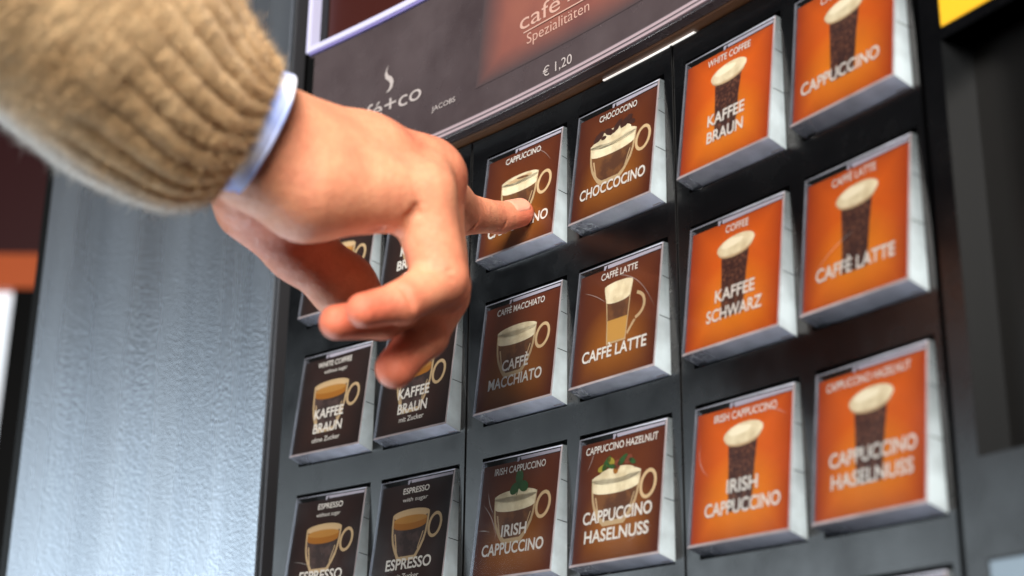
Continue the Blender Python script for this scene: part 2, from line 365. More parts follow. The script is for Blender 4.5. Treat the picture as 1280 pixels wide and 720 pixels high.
def picture(kind):
    P = []
    if kind == 'cappuccino':
        mug(P, 9.5, 28.8, 28.2, 10.5, 'foam'); P.append((ell(19, 27.7, 6.5, 0.8, rot=0.05), PI['foam_shade'], 4)); P.append((ell(20.5, 27.9, 3.2, 0.45, rot=-0.1), PI['coffee'], 5))
    elif kind == 'choco':
        mug(P, 7.6, 30.2, 27.6, 11.0, 'foam'); P.append((ell(19, 28.6, 8.5, 2.6), PI['cream'], 4))
        for (x, y, a, r, ro) in ((11.5, 30.0, 3.0, 1.5, .5), (16.5, 30.4, 2.6, 1.3, -.5), (20.5, 31.3, 3.0, 1.3, .8), (24.8, 31.6, 3.4, 1.6, .5), (27.4, 30.6, 2.0, 1.0, -.3), (14.0, 28.9, 1.4, .8, 0)):
            P.append((ell(x, y, a, r, n=7, rot=ro), PI['choc'], 5))
    elif kind == 'macchiato':
        mug(P, 8.2, 28.4, 29.0, 11.5, 'foam')
    elif kind == 'irish':
        mug(P, 8.2, 29.2, 28.0, 11.5, 'foam')
        for a in (95, 215, 335):
            x, y = 20+2.5*math.cos(math.radians(a)), 31.2+2.4*math.sin(math.radians(a))
            P.append((ell(x, y, 2.5, 1.9, n=14, rot=math.radians(a)), PI['clover'], 5))
        P.append(([(19.8, 31), (20.3, 31), (19.4, 27.4), (19.0, 27.4)], PI['clover'], 5))
    elif kind == 'hazel':
        mug(P, 7.2, 29.4, 27.4, 11.5, 'foam'); P.append((ell(18.5, 28.0, 8, 1.9), PI['cream'], 4))
        for (x, y, a, r, ro, c_) in ((13.5, 31.5, 2.8, 1.2, .9, 'clover'), (11.8, 30.2, 2.2, 1.1, .2, 'yellow_leaf'), (15.5, 32.0, 2.0, 1.1, -.6, 'yellow_leaf'), (18.5, 30.4, 1.5, 1.7, 0, 'berry'), (23.4, 31.4, 1.9, 1.4, .4, 'berry'), (20.8, 31.6, 2.6, 1.1, .6, 'clover'), (16.2, 30.2, 2.0, .8, -.2, 'clover'), (25.2, 30.6, 1.8, .8, -.5, 'clover'), (18.0, 28.8, 1.2, 1.3, 0, 'crema')):
            P.append((ell(x, y, a, r, n=14, rot=ro), PI[c_], 5))
    elif kind == 'latte':
        ring(P, 27.6, 23.0, 5.6, 5.0, 1.1, PI['glass_line'], 0, -75, 75); P.append(([(28.2, 18.3), (29.2, 18.0), (25.8, 13.6), (25.4, 14.6)], PI['glass_line'], 0))
        P.append(([(13.2, 32.0), (14.6, 27), (15.6, 20), (16.2, 12.2), (25.2, 12.2), (25.6, 20), (26.0, 27), (26.8, 32.0)], PI['glass_line'], 1))
        P.append(([(15.0, 28), (16.0, 20), (16.3, 19.4), (25.2, 19.4), (25.6, 28)], PI['coffee'], 2))
        P.append(([(16.0, 20.4), (16.7, 12.8), (24.8, 12.8), (25.2, 20.4)], PI['latte'], 3))
        P.append(([(13.4, 32.4), (14.6, 27.4)]+[(20+5.7*math.cos(math.radians(a)), 27.4+1.3*math.sin(math.radians(a))) for a in range(195, 346, 15)]+[(25.8, 27.4), (26.7, 32.4)], PI['cream'], 4))
        P.append((ell(20, 32.4, 6.7, 1.3), PI['cream'], 5))
    elif kind == 'cup':
        P.append(([(14.2, 30), (14.9, 21), (15.6, 8.5), (24.6, 8.5), (25.2, 21), (26.0, 30)], PI['beans'], 1))
        P.append((ell(20.1, 29.7, 7.2, 2.6, rot=0.04), PI['foam_shade'], 2)); P.append((ell(20.2, 30.9, 7.9, 3.1, rot=0.07), PI['cream'], 3)); P.append((ell(18.8, 31.8, 4.6, 1.2, rot=0.1), PI['foam_light'], 4))
    elif kind in ('espresso', 'brown'):
        mug(P, 8.8, 28.6, 28.0 if kind == 'espresso' else 27.6, 11.0 if kind == 'espresso' else 8, kind, 0.5)
    return P

# ---- one button
TILT_TOP, TILT_BOT = 1.05, 5.92
def facept(x, y, o=0.0):
    """Face millimetres (origin at the lower left corner, o out of it) -> button-local millimetres (X right, -Y out, Z up)."""
    t = y/math.hypot(BH, TILT_BOT-TILT_TOP)
    d = TILT_BOT+(TILT_TOP-TILT_BOT)*t; z = -BH+BH*t
    nz = (TILT_BOT-TILT_TOP)/BH
    return np.array([x-BW/2, -(d+o), z+o*nz])
FH = math.hypot(BH, TILT_BOT-TILT_TOP)
def shell():
    mb = MB(); t = 0.75; bk = -1.0; w = BW; zb = -BH-1.9
    def rim(a, b, c_, d_, mi=1):
        mb.quad([facept(*a), facept(*b), facept(*c_), facept(*d_)], mi)
    rim((0, 0), (w, 0), (w-t, t), (t, t)); rim((w, 0), (w, FH), (w-t, FH-t*.6), (w-t, t)); rim((w, FH), (0, FH), (t, FH-t*.6), (w-t, FH-t*.6), 0); rim((0, FH), (0, 0), (t, t), (t, FH-t*.6), 0)
    L = -w/2; Rr = w/2
    def p(x, d, z): return np.array([x, -d, z])
    # outer walls: bottom, right, left, top
    mb.quad([p(L, bk, zb), p(Rr, bk, zb), p(Rr, TILT_BOT, -BH), p(L, TILT_BOT, -BH)], 0)
    mb.quad([p(Rr, bk, zb), p(Rr, bk, 0), p(Rr, TILT_TOP, 0), p(Rr, TILT_BOT, -BH)], 2)
    mb.quad([p(L, bk, 0), p(L, bk, zb), p(L, TILT_BOT, -BH), p(L, TILT_TOP, 0)], 0)
    mb.quad([p(Rr, bk, 0), p(L, bk, 0), p(L, TILT_TOP, 0), p(Rr, TILT_TOP, 0)], 0)
    # inner walls a millimetre in
    l, r = L+t, Rr-t
    mb.quad([p(r, bk, -BH+t-1.6), p(l, bk, -BH+t-1.6), p(l, TILT_BOT-.15, -BH+t), p(r, TILT_BOT-.15, -BH+t)], 0)
    mb.quad([p(r, bk, -t), p(r, bk, -BH), p(r, TILT_BOT-.15, -BH+t), p(r, TILT_TOP, -t)], 2)
    mb.quad([p(l, bk, -BH), p(l, bk, -t), p(l, TILT_TOP, -t), p(l, TILT_BOT-.15, -BH+t)], 0)
    # seam of the snap-in lid on the right side, a dark left and a pale right patch along the bottom
    for zz in (-BH*0.60, -BH*0.28):
        dm = TILT_TOP+(TILT_BOT-TILT_TOP)*(-zz/BH)-.5
        mb.quad([p(Rr+.02, -.9, zz-.5), p(Rr+.02, -.9, zz-.2), p(Rr+.02, dm, zz+.25), p(Rr+.02, dm, zz)], 3)
    for x0, x1 in ((L+1.0, L+4.5), (Rr-5, Rr-1.2)):
        mb.quad([p(x0, bk+1, zb+.25), p(x1, bk+1, zb+.25), p(x1-.8, TILT_BOT-2.2, -BH-.45), p(x0+.5, TILT_BOT-2.2, -BH-.45)], 3 if x0 < 0 else 1)
    return mb
shell_proto = None
WHITE_HDR = []
def cup_texts(head, sub, lines, foot):
    T = []
    if sub: T += [(head[0], head[1], 35.6, head[2], 2.1, .014), (sub, 20, 32.6, 13.5, 1.5, .004)]
    else: T += [(head[0], head[1], 35.6, head[2], 2.3, .014)]
    for b, cx, base, w in lines: T.append((b, cx, base, w, 3.75, .021))
    if foot: T.append((foot[0], 20, foot[1], foot[2], 1.9, .008))
    return T
M['scratch'] = clear('cover_scratch', (1, 1, 1), 0.4, 0.28, (0.8, 0.76, 0.74))
SCRATCH = {(2, 2): [(3, 26, 12, 12, 1.5), (5, 30, 9, 22, -.6), (2, 17, 8, 16, .3)], (3, 1): [(14, 37, 38, 20, 4), (4, 33, 15, 27, .5)], (4, 2): [(3, 30, 7, 20, -1.6), (30, 36, 37, 33, .4)],
           (5, 1): [(6, 12, 20, 20, 1.0)], (0, 2): [(4, 16, 16, 13, .5)], (3, 2): [(8, 38, 5, 30, .5), (26, 5, 36, 9, .4)], (2, 0): [(26, 37, 35, 30, 1)]}
def button(c_, r, card, kind, texts, label, first=[None]):
    """A drink button: clear shell, printed card, picture, lettering, cover."""
    s0 = COLS[c_]+BW/2; a = ang(s0); o3 = front(s0, 0, -r*PITCH_Z)
    if first[0] is None:
        b = shell().build('selection_button', [M['wall'], M['rim'], M['glow_painted'], M['recess'], M['white']], vm); first[0] = b
    else:
        b = first[0].copy(); COL.objects.link(b); b.parent = vm
    b.location = tuple(o3*MM); b.rotation_euler = (random.gauss(0, .004), random.gauss(0, .004), a+random.gauss(0, .004)); b['label'] = label
    mb = MB(); mb.quad([facept(.9, .9, -.5), facept(BW-.9, .9, -.5), facept(BW-.9, FH-2.0, -.5), facept(.9, FH-2.0, -.5)])
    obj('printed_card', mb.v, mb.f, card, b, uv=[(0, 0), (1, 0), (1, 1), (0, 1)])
    mb = MB()
    for pts, mi, lay in picture(kind): mb.quad([facept(x, y, -.46+.025*lay) for x, y in pts], mi)
    mb.build('drink_picture', [M[k] for k in PM], b)
    for tx in texts:
        mb = MB(); add_text(mb, tx[0], tx[1], tx[2], tx[3], tx[4], lambda x, y: facept(x, y, -.24), 0, tx[5])
        mb.build('lettering', M['white'], b)
    mb = MB(); mb.quad([facept(.9, .9, -.05), facept(BW-.9, .9, -.05), facept(BW-.9, FH-.6, -.05), facept(.9, FH-.6, -.05)])
    mb.build('clear_cover', M['cover'], b)
    if (c_, r) in SCRATCH:
        for (xa, ya, xb, yb, sag) in SCRATCH[(c_, r)]:
            mb = MB()
            L_ = math.hypot(xb-xa, yb-ya); px_, py_ = -(yb-ya)/L_, (xb-xa)/L_
            pts = [(xa+(xb-xa)*k/10+px_*sag*math.sin(math.pi*k/10), ya+(yb-ya)*k/10+py_*sag*math.sin(math.pi*k/10)) for k in range(11)]
            for k in range(10):
                w0, w1 = .11*math.sin(math.pi*(k+.3)/10.6), .11*math.sin(math.pi*(k+1.3)/10.6)
                (x1, y1), (x2, y2) = pts[k], pts[k+1]
                mb.quad([facept(x1-px_*w0, y1-py_*w0, .02), facept(x2-px_*w1, y2-py_*w1, .02), facept(x2+px_*w1, y2+py_*w1, .02), facept(x1+px_*w0, y1+py_*w0, .02)])
            mb.build('scratch', M['scratch'], b)
    x0 = random.uniform(12, 18)
    mb = MB(); mb.quad([facept(x0, FH-2.4, -.2), facept(x0+.8, FH-2.4, -.2), facept(x0+1.5, FH-.8, -.2), facept(x0, FH-.8, -.2)])
    mb.quad([facept(x0+2, FH-1.9-random.uniform(0, .5), -.2), facept(BW-1.2, FH-1.8, -.2), facept(BW-1.2, FH-.8, -.2), facept(x0+1.6, FH-.8, -.2)])
    mb.build('top_reflection', M['lilac_glint'], b)  # reflection along the top edge, painted as lilac patches
    return b
DK, BR, OR = M['card_dark'], M['card_brown'], M['card_orange']
two = lambda a, wa, b, wb, ca=20, cb=20: [(a, ca, 13.9, wa), (b, cb, 8.0, wb)]
SPEC = [
 (0, 0, DK, 'brown', cup_texts(('SMALL BROWN', 20, 20), 'without sugar', two('KLEINER', 20, 'BRAUNER', 22), ('ohne Zucker', 4.2, 16)), 'dark brown coffee button half hidden behind the thumb'),
 (1, 0, DK, 'brown', cup_texts(('SMALL BROWN', 20, 20), 'with sugar', two('KLEINER', 21, 'BRAUNER', 23), ('mit Zucker', 4.6, 13.4)), 'dark brown coffee button mostly hidden behind the curled fingers'),
 (0, 1, DK, 'brown', cup_texts(('WHITE COFFEE', 18.9, 19.6), 'without sugar', two('KAFFEE', 16.6, 'BRAUN', 16.4, 19.6, 20), ('ohne Zucker', 4.2, 15.8)), 'dark brown button reading KAFFEE BRAUN ohne Zucker'),
 (1, 1, DK, 'brown', cup_texts(('WHITE COFFEE', 18.9, 19.6), 'with sugar', two('KAFFEE', 17, 'BRAUN', 16, 19.6, 19.8), ('mit Zucker', 4.7, 13.4)), 'dark brown button reading KAFFEE BRAUN mit Zucker under a fingertip'),
 (0, 2, DK, 'espresso', cup_texts(('ESPRESSO', 20.5, 14), 'without sugar', [('ESPRESSO', 20.5, 8.0, 24)], ('ohne Zucker', 4.4, 15.8)), 'dark brown button reading ESPRESSO without sugar'),
 (1, 2, DK, 'espresso', cup_texts(('ESPRESSO', 20, 14), 'with sugar', [('ESPRESSO', 20.5, 8.0, 24)], ('mit Zucker', 4.4, 13.4)), 'dark brown button reading ESPRESSO with sugar'),
 (2, 0, BR, 'cappuccino', cup_texts(('CAPPUCCINO', 19.7, 18.4), None, [('CAPPUCCINO', 20.5, 7.4, 31)], None), 'red brown button reading CAPPUCCINO that the index finger presses'),
 (3, 0, BR, 'choco', cup_texts(('CHOCOCCINO', 20.3, 18.4), None, [('CHOCCOCINO', 20.4, 7.7, 31.6)], None), 'red brown button reading CHOCCOCINO'),
 (2, 1, BR, 'macchiato', cup_texts(('CAFFÈ MACCHIATO', 19.2, 24.4), None, two('CAFFÈ', 13.4, 'MACCHIATO', 27, 19.4, 20), None), 'red brown button reading CAFFÈ MACCHIATO'),
 (3, 1, BR, 'latte', cup_texts(('CAFFÈ LATTE', 19.9, 17.2), None, [('CAFFÈ LATTE', 20.2, 7.9, 29.8)], None), 'red brown button reading CAFFÈ LATTE with a tall glass'),
 (2, 2, BR, 'irish', cup_texts(('IRISH CAPPUCCINO', 19.6, 25.4), None, two('IRISH', 12.3, 'CAPPUCCINO', 30.2, 19.7, 19.7), None), 'red brown button reading IRISH CAPPUCCINO with a clover leaf'),
 (3, 2, BR, 'hazel', cup_texts(('CAPPUCCINO HAZELNUT', 19.8, 32.6), None, [('CAPPUCCINO', 20, 12.9, 30.8), ('HASELNUSS', 20.2, 6.9, 28.6)], None), 'red brown button reading CAPPUCCINO HASELNUSS'),
 (4, 0, OR, 'cup', cup_texts(('WHITE COFFEE', 20, 18.9), None, two('KAFFEE', 16, 'BRAUN', 15.7, 20.3, 20.3), None), 'orange button reading KAFFEE BRAUN'),
 (5, 0, OR, 'cup', cup_texts(('CAPPUCCINO', 20, 18.4), None, [('CAPPUCCINO', 19, 8.6, 30.2)], None), 'orange button reading CAPPUCCINO cut by the top of the photo'),
 (4, 1, OR, 'cup', cup_texts(('COFFEE', 20.5, 9.6), None, two('KAFFEE', 16.4, 'SCHWARZ', 22.8, 21, 21), None), 'orange button reading KAFFEE SCHWARZ'),
 (5, 1, OR, 'cup', cup_texts(('CAFFÈ LATTE', 19, 16.5), None, [('CAFFÈ LATTE', 20.2, 8.6, 29)], None), 'orange button reading CAFFÈ LATTE'),
 (4, 2, OR, 'cup', cup_texts(('IRISH CAPPUCCINO', 20.7, 25), None, two('IRISH', 12.2, 'CAPPUCCINO', 29.5, 20.8, 21), None), 'orange button reading IRISH CAPPUCCINO'),
 (5, 2, OR, 'cup', cup_texts(('CAPPUCCINO HAZELNUT', 19, 30), None, [('CAPPUCCINO', 21, 14.4, 30.3), ('HASELNUSS', 20.9, 8.5, 28.4)], None), 'orange button reading CAPPUCCINO HASELNUSS'),
 (5, 3, OR, 'cup', cup_texts(('CHOCOCCINO', 20, 18.4), None, [('CHOCCOCINO', 20, 8.4, 30)], None), 'orange button at the bottom edge, only its top showing'),
]
for sp_ in SPEC: button(*sp_)

# ---- sign above the buttons
M['sign'] = mat('grey_brown_sign', (0.10, 0.07, 0.07), 0.22, spec=0.5)
n = N(M['sign'])
n.link(n.ramp(n.noise(n.coords((1, 1, 1)), 24, 4), [(0.3, (0.030, 0.022, 0.024)), (0.7, (0.056, 0.044, 0.047))]), n.p.inputs['Base Color'])
n.link(n.ramp(n.noise(n.coords(), 70, 4), [(0.3, (0.16,)*3), (0.7, (0.34,)*3)]), n.p.inputs['Roughness'])
M['sign_red'] = mat('red_brown_sign_print', (0.2, 0.07, 0.05), 0.25)
n = N(M['sign_red']); tc = n.new('ShaderNodeTexCoord'); sp = n.new('ShaderNodeSeparateXYZ'); n.link(tc.outputs['UV'], sp.inputs[0])
fx = n.math('MULTIPLY', n.math('MINIMUM', sp.outputs[0], n.math('SUBTRACT', 1.0, sp.outputs[0])), 7.0)
fy = n.math('MULTIPLY', sp.outputs[1], 5.0)
fade = n.math('MINIMUM', n.math('MINIMUM', fx, fy), 1.0)
red = n.ramp(n.noise(n.coords(), 22, 3), [(0.3, (0.10, 0.036, 0.034)), (0.7, (0.18, 0.068, 0.048))])
n.link(n.mix(fade, (0.042, 0.032, 0.034), red), n.p.inputs['Base Color'])
M['sign_edge'] = mat('clear_sign_edge', (0.25, 0.20, 0.22), 0.18)
M['letter'] = mat('grey_white_lettering', (0.28, 0.25, 0.245), 0.5)
M['letter_warm'] = mat('warm_white_lettering', (0.34, 0.21, 0.17), 0.5)
M['lilac'] = mat('lilac_frame', (0.40, 0.40, 0.56), 0.25)
M['violet'] = mat('violet_frame', (0.16, 0.14, 0.34), 0.25)
mb = MB(); mb.slab(-101.5, 185, 11.6, 75.2, -6, 8, 34)
sg = mb.build('sign_panel', [M['sign']], vm); sg['label'] = 'grey brown translucent sign with white lettering above the buttons'
bevel(sg, 0.5)
mb = MB(); mb.slab(-101.4, -98.5, 15, 74, 7, 8.3, 1); mb.build('dark_sign_margin', M['black'], sg)
mb = MB(); mb.slab(-101.2, 184.8, 11.8, 15.4, 7.5, 8.45, 34); mb.build('lip', mat('grey_violet_lip', (0.10, 0.085, 0.095), 0.2), sg)
mb = MB(); mb.slab(-101.2, 184.8, 11.9, 12.8, 7.5, 9.2, 34); mb.slab(-101.2, 184.8, 13.9, 14.9, 7.5, 8.7, 34)
mb.build('clear_edge', M['sign_edge'], sg)
mb = MB()
def sgn(x, y): return front(x, 8.32, y)
mb2 = MB()
ss = [1+96*k/14 for k in range(15)]
mb2.grid([[front(s+5*(1-0.0)*1.0, 8.15, 74.6) for s in ss], [front(s-0.5, 8.15, 26.2) for s in ss]], 0, True)
obj('red_print', mb2.v, mb2.f, M['sign_red'], sg, uv=[(k/14, 1) for k in range(15)]+[(k/14, 0) for k in range(15)])
add_text(mb, 'café+co', -53.5, 33.2, 45.5, 6.8, sgn, 0, 0.0)
fl = [(-52, 42.2), (-50.2, 43.6), (-49.6, 45.4), (-50.6, 47), (-52.6, 48.6), (-53.2, 50.6), (-52.4, 52.6), (-51.0, 54.4), (-52.0, 51.8), (-51.0, 49.8), (-48.8, 48.4), (-47.6, 46.2), (-48.2, 43.6), (-50, 42.4)]
for k in range(6): mb.quad([sgn(*fl[k]), sgn(*fl[k+1]), sgn(*fl[12-k]), sgn(*fl[13-k])])
mb.build('lettering', M['letter'], sg); mb = MB()
add_text(mb, 'JACOBS', -17.5, 25.0, 13.5, 2.0, sgn, 0, 0.0)
mb.build('lettering', M['letter'], sg); mb = MB()
add_text(mb, '€ 1,20', 45.2, 17.2, 15.2, 3.6, sgn, 0, 0.0)
mb.build('lettering', M['letter'], sg)
mb = MB()
add_text(mb, 'café+co', 47, 40.5, 44, 6.4, sgn, 0, 0.0); mb.build('lettering', M['letter_warm'], sg); mb = MB()
add_text(mb, 'Spezialitäten', 45.4, 33.6, 33, 4.2, sgn, 0, -0.006)
mb.quad([sgn(27, 38.6), sgn(68, 38.6), sgn(68, 39.1), sgn(27, 39.1)])
mb.build('lettering', M['letter_warm'], sg)
# brown ledge and bright light gap under the sign
mb = MB(); mb.slab(-100, 185, 10.6, 11.5, -7, 3.5, 34); mb.build('sign_ledge', mat('brown_ledge', (0.10, 0.045, 0.02), 0.3), vm)
lm = mat('light_gap', (1, 1, 1), 0.3); lm.node_tree.nodes['Principled BSDF'].inputs['Emission Color'].default_value = (1, 0.95, 0.88, 1); lm.node_tree.nodes['Principled BSDF'].inputs['Emission Strength'].default_value = 0.75
mb = MB(); mb.slab(60, 104, 10.1, 10.45, -2, 0.6, 8); lg = mb.build('light_strip', lm, vm); lg['label'] = 'thin lit white line under the sign'
# display window above the sign
mb = MB(); mb.slab(-103.8, -101.2, 77.2, 240, -4, 8.5, 1); mb.slab(-101.2, 185, 77.2, 79.8, -4, 8.5, 34)
fr = mb.build('display_frame', M['lilac'], vm); fr['label'] = 'pale lilac frame of the display above the sign'
mb = MB(); mb.slab(-101, 185, 75.4, 76.4, -4, 8.9, 34); mb.build('violet_strip', M['violet'], fr)
mb = MB(); mb.slab(-101.2, 185, 79.8, 240, -5, 3, 34); mb.build('display_picture', mat('dark_red_display', (0.030, 0.006, 0.004), 0.3), fr)
mb = MB(); mb.slab(-101.1, -96.5, 79.9, 240, 3.05, 3.6, 1); mb.slab(-116, -103.9, -300, 250, -7.5, -3.5, 2); mb.build('black_trim', M['black'], vm)
# coin side, right of the buttons
mb = MB(); D = -26
za, zb_ = -36.0, -145.0
mb.slab(195, 201.6, -320, 250, -8, 2, 1); mb.slab(201.6, 300, za, 250, -8, 2, 10); mb.slab(201.6, 300, -320, zb_, -8, 2, 10)
cp = mb.build('coin_panel', M['keypad'], vm); cp['label'] = 'black panel with a deep recess right of the orange buttons'
mb = MB()
mb.quad([front(201.6, 1.9, zb_), front(205, D, zb_), front(205, D, za), front(201.6, 1.9, za)], 0)
ss = [201.6+9.84*k for k in range(11)]
mb.grid([[front(s, D, za) for s in ss], [front(s, D, zb_) for s in ss]], 1, True)
mb.grid([[front(s, 2, za) for s in ss], [front(s, D, za) for s in ss]], 1, True)
mb.grid([[front(s, D, zb_) for s in ss], [front(s, 2, zb_) for s in ss]], 0, True)
mb.build('recess', [mat('recess_wall', (0.006, 0.0065, 0.007), 0.22, spec=0.5), M['recess']], cp)
mb = MB(); mb.slab(202.6, 223, -32.8, 30, 2, 2.5, 3); ys = mb.build('yellow_sticker', mat('yellow_sticker', (0.55, 0.30, 0.008), 0.5), vm); ys['label'] = 'plain yellow sticker above the recess'
mb = MB(); mb.slab(202.4, 260, -215, -168.6, 2, 3.0, 4, 0); mb.slab(203.4, 259, -214, -169.6, 3.0, 3.4, 4, 1)
mb.build('coin_display', [M['black'], mat('pale_blue_screen', (0.09, 0.125, 0.16), 0.25)], vm)
sv = []; sf = []
mb = MB()
for i in range(7):
    row = []
    for j in range(13):
        t_, p_ = math.pi/2*i/6, 2*math.pi*j/12
        row.append(front(224.5+1.7*math.sin(t_)*math.cos(p_), -20+1.4*math.cos(t_), -59.5+1.7*math.sin(t_)*math.sin(p_)))
    mb.grid([row], 0) if False else sv.append(row)
mb.grid(sv); mb.build('lock_button', mat('pale_lock', (0.75, 0.75, 0.75), 0.25), vm, True)

# ------------------------------------------------------------------ blurred cabinet behind, at the left edge
hx = np.array([RIGHT[0], RIGHT[1], 0]); hx /= np.linalg.norm(hx); hy = np.array([FWD[0], FWD[1], 0]); hy /= np.linalg.norm(hy)
HD = 2100.0
def wallpt(u, v):
    d = FWD + RIGHT*(u-640)/FPX - UP*(v-360)/FPX
    p = d*(HD/(d@hy)); return p@hx, p[2]
x45, _ = wallpt(46, 420); x20, _ = wallpt(19, 420)
zf, zo = wallpt(30, 318)[1], wallpt(30, 362)[1]
ztop = wallpt(30, 60)[1]+200
def cab(mb, x0, x1, z0, z1, d0, d1, mi=0):
    P = [CAM + hx*x + hy*(HD+d) + np.array([0, 0, z]) for x in (x0, x1) for d in (d0, d1) for z in (z0, z1)]
    b = len(mb.v); mb.v += P
    for q in ((0, 1, 3, 2), (4, 6, 7, 5), (0, 4, 5, 1), (2, 3, 7, 6), (0, 2, 6, 4), (1, 5, 7, 3)): mb.f.append(tuple(b+k for k in q)); mb.i.append(mi)
cb = thing('cabinet', 'blurred dark red cabinet with orange band and lit pale pane behind the grey panel', 'cabinet')
xl = x20-420; xr = x45+170
mb = MB(); cab(mb, xl, xr, zf, ztop, 0, 200); mb.build('fascia', mat('maroon_fascia', (0.035, 0.004, 0.005), 0.4), cb)
mb = MB(); cab(mb, xl, xr, zo, zf-1, -8, 200); mb.build('orange_band', mat('orange_band', (0.55, 0.10, 0.02), 0.45), cb)
mb = MB(); cab(mb, x20, x45+60, zo-900, zo-1, -12, 60); mb.build('black_post', M['black'], cb)
pm = mat('lit_pane', (0.7, 0.75, 0.8), 0.2); pp = pm.node_tree.nodes['Principled BSDF']; pp.inputs['Emission Color'].default_value = (0.88, 0.93, 1, 1); pp.inputs['Emission Strength'].default_value = 0.75
mb = MB(); cab(mb, xl, x20-2, zo-900, zo-1, 10, 60); mb.build('lit_pane', pm, cb)

# ------------------------------------------------------------------ the hand: one continuous surface grown from round cones
def P(u, v, z): return np.array([(u-640)/FPX*z, (v-360)/FPX*z, z])          # millimetres right, down, along the view
def to_world(p):
    p = np.asarray(p); return CAM + p[..., 0:1]*RIGHT - p[..., 1:2]*UP + p[..., 2:3]*FWD
def cone(p, a, b, ra, rb):
    ba = b-a; L2 = float(ba@ba); pa = p-a
    h = np.clip(pa@ba/L2, 0, 1)
    return np.sqrt(((pa-h[:, None]*ba)**2).sum(1)) - (ra+(rb-ra)*h)
def smin(a, b, k):
    h = np.clip(0.5+0.5*(b-a)/k, 0, 1)
    return b+(a-b)*h-k*h*(1-h)
J = dict(
 index=[(P(532, 229, 459), 9.8), (P(577, 266, 490), 7.1), (P(622, 272, 509), 5.35), (P(650, 266, 516.5), 4.85)],
 middle=[(P(536, 226, 443), 10.4), (P(551, 368, 444), 8.4), (P(531, 418, 425), 6.7), (P(493, 461, 413), 5.4)],
 ring=[(P(527, 238, 427), 9.8), (P(552, 356, 428), 7.9), (P(480, 397, 411), 5.8), (P(421, 403, 402), 4.8)],
 pinky=[(P(527, 243, 414), 9.6), (P(550, 350, 411), 7.6), (P(503, 378, 399), 5.7), (P(455, 388, 392), 4.6)],
 thumb=[(P(322, 252, 434), 13), (P(376, 311, 443), 9.4), (P(430, 358, 449), 8.9), (P(468, 394, 452), 6.8)],
)
PALM = [(P(255, 148, 378), 14, P(322, 187, 392), 13.5), (P(265, 145, 395), 14.5, P(330, 180, 412), 14.5),
        (P(322, 187, 392), 13.5, P(385, 232, 399), 13.9), (P(385, 232, 399), 14.3, P(522, 246, 414), 9.6),
        (P(325, 185, 396), 15.5, P(520, 236, 427), 10), (P(330, 180, 404), 15, P(530, 226, 443), 10.4),
        (P(330, 178, 412), 15, P(528, 228, 459), 9.8), (P(365, 182, 402), 12.4, P(455, 197, 421), 11.6),
        (P(455, 197, 421), 11.6, P(528, 216, 440), 10.4), (P(318, 222, 422), 14, P(420, 245, 432), 12)]
def finger(p, name, k=1.5):
    c_ = J[name]; d = None
    for (a, ra), (b, rb) in zip(c_[:-1], c_[1:]):
        e = cone(p, a, b, ra, rb); d = e if d is None else smin(d, e, k)
    for (a, ra), (b, rb) in zip(c_[:-1], c_[1:]):
        mid_ = (a+b)/2; q = np.sqrt(((p-mid_)**2).sum(1)); d = d+0.35*np.exp(-(q/(.8*ra))**2)
    # slight swelling of the finger pads and joints
    for i in (1, 2):
        j, r = c_[i]; q = np.sqrt(((p-j)**2).sum(1)); d = d-0.45*np.exp(-(q/r)**2*1.6)
    return d
CREASE = []
def crease(a, b, w, dep): CREASE.append((a, b, w, dep))
def sdf(p):
    d = None
    for a, ra, b, rb in PALM:
        e = cone(p, a, b, ra, rb); d = e if d is None else smin(d, e, 5.5)
    d = smin(d, finger(p, 'thumb', 5.0), 6.0)
    fg = None
    for nm in ('index', 'middle', 'ring', 'pinky'):
        e = finger(p, nm); fg = e if fg is None else smin(fg, e, 1.1)
    d = smin(d, fg, 3.2)
    # bony knuckles
    for c0, r0, a0 in ((P(549, 196, 437), 7, .9), (P(566, 214, 438), 7, .8), (P(535, 205, 424), 6, .45), (P(583, 352, 436), 6, .7), (P(574, 385, 438), 6, .4), (P(352, 140, 399), 9, .6)):
        d = d-a0*np.exp(-((p-c0)**2).sum(1)/(r0*r0))
    # tendon ridges over the back of the hand and soft unevenness of flesh
    for a, b in ((P(380, 150, 398), P(525, 200, 437)), (P(380, 165, 392), P(520, 215, 424)), (P(380, 185, 390), P(505, 232, 409))):
        ba = b-a; h = np.clip((p-a)@ba/(ba@ba), 0, 1); q = ((p-a-h[:, None]*ba)**2).sum(1)
        d = d-0.28*np.exp(-q/14.0)*h*(1-h)*3
    d = d+0.22*np.sin(p[:, 0]*.21+1.0)*np.sin(p[:, 1]*.26+.4)*np.sin(p[:, 2]*.19+2)
    for a, b, w, dep in CREASE:
        ba = b-a; h = np.clip((p-a)@ba/(ba@ba), 0, 1); q = ((p-a-h[:, None]*ba)**2).sum(1)
        d = d+1.45*dep*np.exp(-q/(w*w))
    return d
